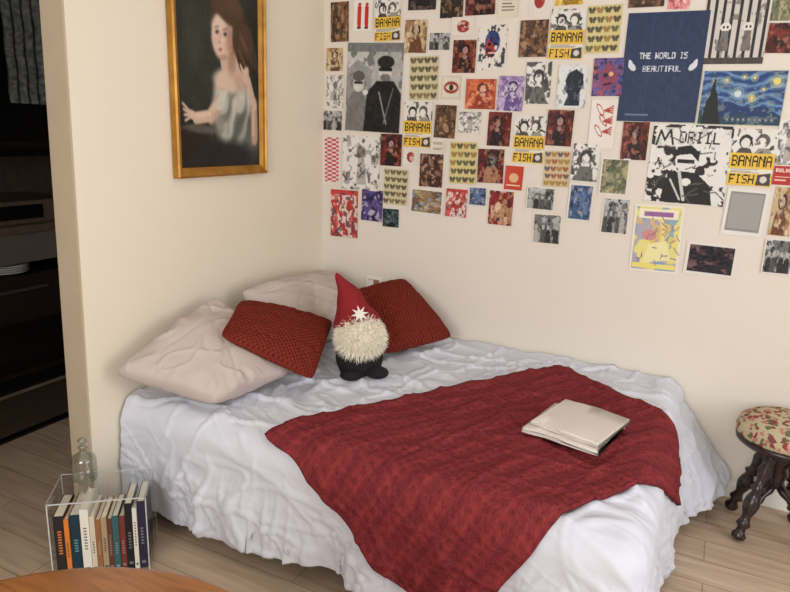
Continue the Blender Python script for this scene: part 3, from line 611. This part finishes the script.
# hair
c.ell(.62,.255,.235,.16,(78,56,40),.35,1,.2); c.ell(.78,.34,.13,.13,(66,47,35),.2,1,.3); c.ell(.84,.45,.07,.10,(60,43,32),0,1,.35); c.ell(.66,.15,.14,.05,(90,66,47),.2,1,.35)
for q in range(14):
    x=.45+.034*q; c.line(x,.145+.008*q,x+.10,.27+.016*q,.006,(142,108,76),.45,.8)
for q in range(14): c.ell(.74+.022*(q%5),.28+.02*q,.025,.013,(130,96,68),.6,.5,.6)
# neck, shoulders
c.poly([(.48,.41),(.66,.36),(.74,.47),(.86,.55),(.44,.60),(.45,.54),(.51,.49)],(214,184,162)); c.ell(.60,.545,.19,.055,(228,200,178),.05,.9,.35); c.ell(.64,.44,.05,.07,(166,128,106),.2,.65,.6); c.ell(.74,.55,.08,.04,(186,148,126),.3,.5,.6)
# face in soft three-quarter light
c.ell(.535,.315,.140,.118,(220,188,166),-.3,1,.12); c.ell(.492,.325,.082,.085,(238,211,193),-.3,.8,.6); c.ell(.63,.335,.05,.085,(168,128,106),-.2,.7,.6); c.ell(.485,.25,.085,.037,(240,214,196),-.3,.7,.5)
c.ell(.585,.205,.175,.042,(84,61,43),.25,1,.35); c.ell(.70,.30,.045,.09,(78,56,40),.2,1,.4)
for (x,y) in ((.463,.300),(.562,.304)): c.ell(x,y,.030,.017,(184,144,124),0,.6,.6); c.ell(x,y+.002,.019,.008,(60,44,40),-.15,.9,.5); c.ell(x,y-.024,.032,.004,(124,92,72),-.2,.7,.5)
c.line(.508,.31,.487,.350,.007,(200,158,136),.7,.8); c.ell(.490,.354,.014,.007,(184,138,116),0,.7,.5); c.ell(.498,.387,.023,.009,(176,98,90),-.1,.85,.4); c.ell(.445,.345,.03,.02,(224,166,150),0,.4,.7); c.ell(.578,.358,.035,.022,(214,152,134),0,.4,.7); c.ell(.53,.425,.06,.014,(160,120,100),-.1,.5,.6)
# raised forearm and hand (right), resting arm and hand (left)
c.line(.93,.84,.93,.66,.045,(190,158,136),1,.25); c.line(.915,.82,.915,.66,.02,(222,192,170),.8,.7); c.line(.93,.66,.85,.53,.034,(216,186,164),1,.2); c.ell(.82,.495,.050,.034,(222,192,170),-.7,1,.2)
for q in range(4): c.line(.80-.014*q,.49-.010*q,.750+.01*q,.448+.012*q,.008,(226,196,174),1,.4)
c.line(.47,.66,.36,.73,.045,(200,168,144),1,.25); c.line(.46,.65,.36,.715,.02,(230,202,180),.8,.7); c.line(.36,.73,.18,.745,.032,(212,182,158),1,.2); c.line(.35,.72,.2,.735,.014,(234,206,186),.8,.7); c.ell(.14,.73,.055,.024,(222,192,168),.2,1,.2)
for q in range(4): c.line(.11,.71+.012*q,.04+.008*q,.675+.028*q,.008,(216,186,162),1,.4)
c.poly([(.48,.60),(.58,.59),(.50,.70),(.42,.70)],(216,212,200),.9)
c.ell(.24,.80,.2,.022,(116,112,104),.05,.7,.5)
c.a=blur(c.a,3)*0.95; c.a+=3*fbm(c.X*40,c.Y*55,91)[...,None]
hh,ww=c.a.shape[:2]; yy,zz=np.meshgrid(np.linspace(fy0+fw-.002,fy1-fw+.002,ww),np.linspace(fz1-fw+.002,fz0+fw-.002,hh))
grid_obj('canvas',np.stack([yy*0+0.012,yy,zz],-1),M_canvas,col=np.clip(c.a,0,255),smooth=False,parent=pe)

# ---------------------------------------------------------------- wall switch
M_pl=new_mat('switch_plastic',(236,232,224),0.4)
mm=MB(); mm.box(0.285,0.375,-0.012,-0.0008,0.665,0.745,0); mm.box(0.298,0.362,-0.016,-0.012,0.678,0.732,1); mm.box(0.30,0.330,-0.019,-0.016,0.68,0.73,0)
o=mm.obj('wall_switch',[M_pl,new_mat('switch_brown',(150,112,84),0.5)]); bevel(o,0.002)

# ---------------------------------------------------------------- acrylic box, books, bottle
ang=math.radians(39); BO=(0.103,-1.785,0.0); A=empty('acrylic_box',BO,ang)
wB,dB,hB=0.305,0.19,0.29; tB=0.006
mm=MB(); z0_=0.002
mm.quad((0,0,z0_),(0,dB,z0_),(0,dB,hB),(0,0,hB)); mm.quad((wB,0,z0_),(wB,dB,z0_),(wB,dB,hB),(wB,0,hB))
mm.quad((0,0,z0_),(wB,0,z0_),(wB,dB,z0_),(0,dB,z0_)); mm.quad((0,0,hB),(wB,0,hB),(wB,dB,hB),(0,dB,hB)); mm.quad((0,dB,z0_),(wB,dB,z0_),(wB,dB,hB),(0,dB,hB))
mm.obj('shell',M_acryl,False,A)
M_edge=new_mat('acrylic_polished_edge',(180,185,184),0.2,0.6); mm=MB(); e=0.0012
for (x0,x1,z0,z1) in ((0,wB,hB-0.005,hB),(0,wB,0.001,0.004),(0,0.004,0,hB),(wB-0.004,wB,0,hB)): mm.box(x0,x1,-e,0.0,z0,z1)
for (x0,x1) in ((0,0.002),(wB-0.002,wB)): mm.box(x0,x1,0,dB,hB,hB+e)
mm.box(0,wB,dB-0.002,dB,hB,hB+e); mm.box(0,.002,dB-.002,dB,0,hB); mm.box(wB-.002,wB,dB-.002,dB,0,hB)
mm.obj('polished_edges',M_edge,False,A)
Bk=empty('book_collection',BO,ang)
books=[(0.032,0.225,(38,32,32)),(0.014,0.215,(206,120,50)),(0.032,0.225,(24,50,62)),(0.026,0.245,(218,214,204)),(0.016,0.215,(200,190,168)),(0.016,0.20,(140,96,60)),(0.018,0.205,(160,140,108)),(0.016,0.20,(90,56,44)),(0.020,0.21,(54,88,92)),(0.018,0.205,(110,50,42)),(0.024,0.25,(26,26,32)),(0.014,0.235,(214,208,198)),(0.024,0.255,(44,38,62))]
tot=sum(b[0] for b in books); sc=(wB-2*tB-0.008)/tot; x=tB+0.004
M_page=new_mat('book_pages',(226,216,196),0.9); mats=[M_page]; mm=MB()
rs=random.Random(5)
for i,(w,h,cc) in enumerate(books):
    w*=sc; mats.append(new_mat('book_cover_%d'%i,cc,0.45)); lab=tuple(int(q*.5+ (95 if sum(cc)<330 else 10)) for q in cc)
    if i in(0,2): lab=(206,120,60) if i==0 else (90,140,150)
    mats.append(new_mat('book_title_%d'%i,lab,0.5))
    y0=0.012+rs.uniform(0,0.012); y1=0.16; z0=tB+0.0005; mc=1+2*i; t_=0.0018; g=0.0005
    mm.box(x+g,x+g+t_,y0,y1,z0,z0+h,mc); mm.box(x+w-g-t_,x+w-g,y0,y1,z0,z0+h,mc); mm.box(x+g+t_,x+w-g-t_,y0,y0+t_,z0,z0+h,mc)
    mm.box(x+g+t_,x+w-g-t_,y0+t_,y1-0.004,z0+0.003,z0+h-0.003,0)
    zt=z0+h*rs.uniform(.3,.4)
    for q in range(rs.randint(5,9)):
        mm.box(x+w*.33,x+w*.67,y0-0.0006,y0,zt,zt+h*.022,mc+1); zt+=h*.045
    mm.box(x+w*.25,x+w*.75,y0-0.0006,y0,z0+h*.07,z0+h*.11,mc+1)
    x+=w
mm.obj('books',mats,False,Bk)
mm=MB(); z=hB+0.002; bx_,by_=0.085,-1.62
mm.lathe([(0.001,0.001),(0.030,0),(0.038,0.003),(0.040,0.02),(0.040,0.075),(0.035,0.090),(0.018,0.102),(0.012,0.108),(0.012,0.118),(0.016,0.121),(0.016,0.125),(0.011,0.126)],M=Matrix.Translation((bx_,by_,z)),n=36,caps=False)
mm.lathe([(0.010,0.128),(0.006,0.131),(0.008,0.136),(0.015,0.143),(0.016,0.149),(0.010,0.156),(0.001,0.158)],M=Matrix.Translation((bx_,by_,z)),n=24)
mm.obj('glass_bottle',M_glass,True)

# ---------------------------------------------------------------- stool
ST=empty('upholstered_stool',(2.255,-0.225,0))
def floral():
    m=new_mat('floral_tapestry',(206,190,160),0.9,0.1); b=m.node_tree.nodes['Principled BSDF']; tc=N(m,'ShaderNodeTexCoord')
    nz=N(m,'ShaderNodeTexNoise'); nz.inputs['Scale'].default_value=30; L(m,tc.outputs['Object'],nz.inputs['Vector'])
    ad=N(m,'ShaderNodeMix'); ad.data_type='RGBA'; ad.inputs[0].default_value=0.04; L(m,tc.outputs['Object'],ad.inputs[6]); L(m,nz.outputs['Color'],ad.inputs[7])
    v=N(m,'ShaderNodeTexVoronoi'); v.inputs['Scale'].default_value=52; L(m,ad.outputs[2],v.inputs['Vector'])
    sp=N(m,'ShaderNodeSeparateColor'); L(m,v.outputs['Color'],sp.inputs[0])
    r=N(m,'ShaderNodeValToRGB'); r.color_ramp.interpolation='CONSTANT'; el=r.color_ramp.elements
    el[0].position=0; el[0].color=C(186,172,140); el[1].position=0.22; el[1].color=C(142,66,66)
    for p,cc in ((.42,(104,108,76)),(.6,(180,122,112)),(.75,(190,176,146)),(.88,(110,84,70))): e_=el.new(p); e_.color=C(*cc)
    L(m,sp.outputs[0],r.inputs['Fac'])
    lt=N(m,'ShaderNodeMath'); lt.operation='LESS_THAN'; lt.inputs[1].default_value=0.55; L(m,v.outputs['Distance'],lt.inputs[0])
    mx=N(m,'ShaderNodeMix'); mx.data_type='RGBA'; mx.inputs[6].default_value=C(186,172,142); L(m,lt.outputs[0],mx.inputs[0]); L(m,r.outputs['Color'],mx.inputs[7]); L(m,mx.outputs[2],b.inputs['Base Color']); return m
M_st=wood_mat('dark_turned_wood',(34,24,26),(54,40,38),(6,6,14),0.25)
mm=MB(); mm.lathe([(0.163,0.408),(0.171,0.415),(0.173,0.435),(0.164,0.462),(0.135,0.482),(0.08,0.494),(0.001,0.498)],n=48); mm.obj('seat_cushion',floral(),True,ST)
mm=MB(); mm.lathe([(0.10,0.372),(0.15,0.375),(0.168,0.388),(0.171,0.407),(0.16,0.409)],n=48)
mm.lathe([(0.015,0.20),(0.03,0.215),(0.026,0.23),(0.038,0.26),(0.03,0.29),(0.045,0.31),(0.045,0.37)],n=24)
for k_ in range(4):
    a=math.radians(225+90*k_+6)
    dx,dy=math.cos(a),math.sin(a); Mx,ln=along((dx*0.170,dy*0.170,0.008),(dx*0.050,dy*0.050,0.38))
    pr=[(0.012,0),(0.024,0.006),(0.027,0.02),(0.017,0.035),(0.015,0.05),(0.027,0.065),(0.019,0.08),(0.016,0.10),(0.025,0.125),(0.030,0.15),(0.026,0.175),(0.016,0.20),(0.028,0.215),(0.016,0.23),(0.019,0.26),(0.026,0.29),(0.019,0.32),(0.026,0.34),(0.020,ln)]
    mm.lathe(pr,M=Mx,n=20)
    M3,l3=along((dx*0.12,dy*0.12,0.135),(0,0,0.215)); mm.lathe([(0.010,0),(0.016,l3*.3),(0.010,l3*.5),(0.016,l3*.7),(0.010,l3)],M=M3,n=14)
mm.obj('turned_legs',M_st,True,ST)

# ---------------------------------------------------------------- round table in foreground
TB=empty('round_table',(1.245,-2.66,0))
M_tb=wood_mat('table_oak',(128,80,44),(164,108,62),(3,22,3),0.3)
mm=MB(); mm.lathe([(0.37,0.718),(0.395,0.720),(0.412,0.728),(0.417,0.737),(0.413,0.744),(0.406,0.747),(0.001,0.747)],n=96); o=mm.obj('top',M_tb,True,TB)
mm=MB(); mm.lathe([(0.15,0),(0.16,0.02),(0.08,0.05),(0.035,0.09),(0.03,0.3),(0.045,0.4),(0.03,0.5),(0.05,0.68),(0.12,0.718)],n=40); mm.obj('pedestal',M_tb,True,TB)

# ---------------------------------------------------------------- light
w=bpy.data.worlds.new('world'); scene.world=w; w.use_nodes=True
w.node_tree.nodes['Background'].inputs['Color'].default_value=(0.88,0.94,1.0,1); w.node_tree.nodes['Background'].inputs['Strength'].default_value=1.6
def area(name,loc_,rot,sx,sy,pw,col):
    l=bpy.data.lights.new(name,'AREA'); l.shape='RECTANGLE'; l.size=sx; l.size_y=sy; l.energy=pw; l.color=col
    o=bpy.data.objects.new(name,l); o.location=loc_; o.rotation_euler=rot; return link(o)
area('window_light_front',(1.4,YF+0.05,1.65),(math.radians(90),0,0),1.6,1.2,52,(1.0,0.98,0.95))
area('window_light_right',(XR-0.05,-1.95,1.6),(math.radians(90),0,math.radians(90)),1.8,1.4,34,(0.96,0.98,1.0))

F=652.0; YAW=math.radians(26); PIT=math.radians(14.3); ROLL=0.04
cd=bpy.data.cameras.new('camera'); co=bpy.data.objects.new('camera',cd); scene.collection.objects.link(co)
M=(Matrix.Rotation(YAW,3,'Z')@Matrix.Rotation(math.pi/2-PIT,3,'X')@Matrix.Rotation(ROLL,3,'Z')).to_4x4(); M.translation=Vector((1.90,-2.97,1.5)); co.matrix_world=M
cd.sensor_width=36; cd.lens=F/790*36; cd.clip_start=0.02
scene.camera=co
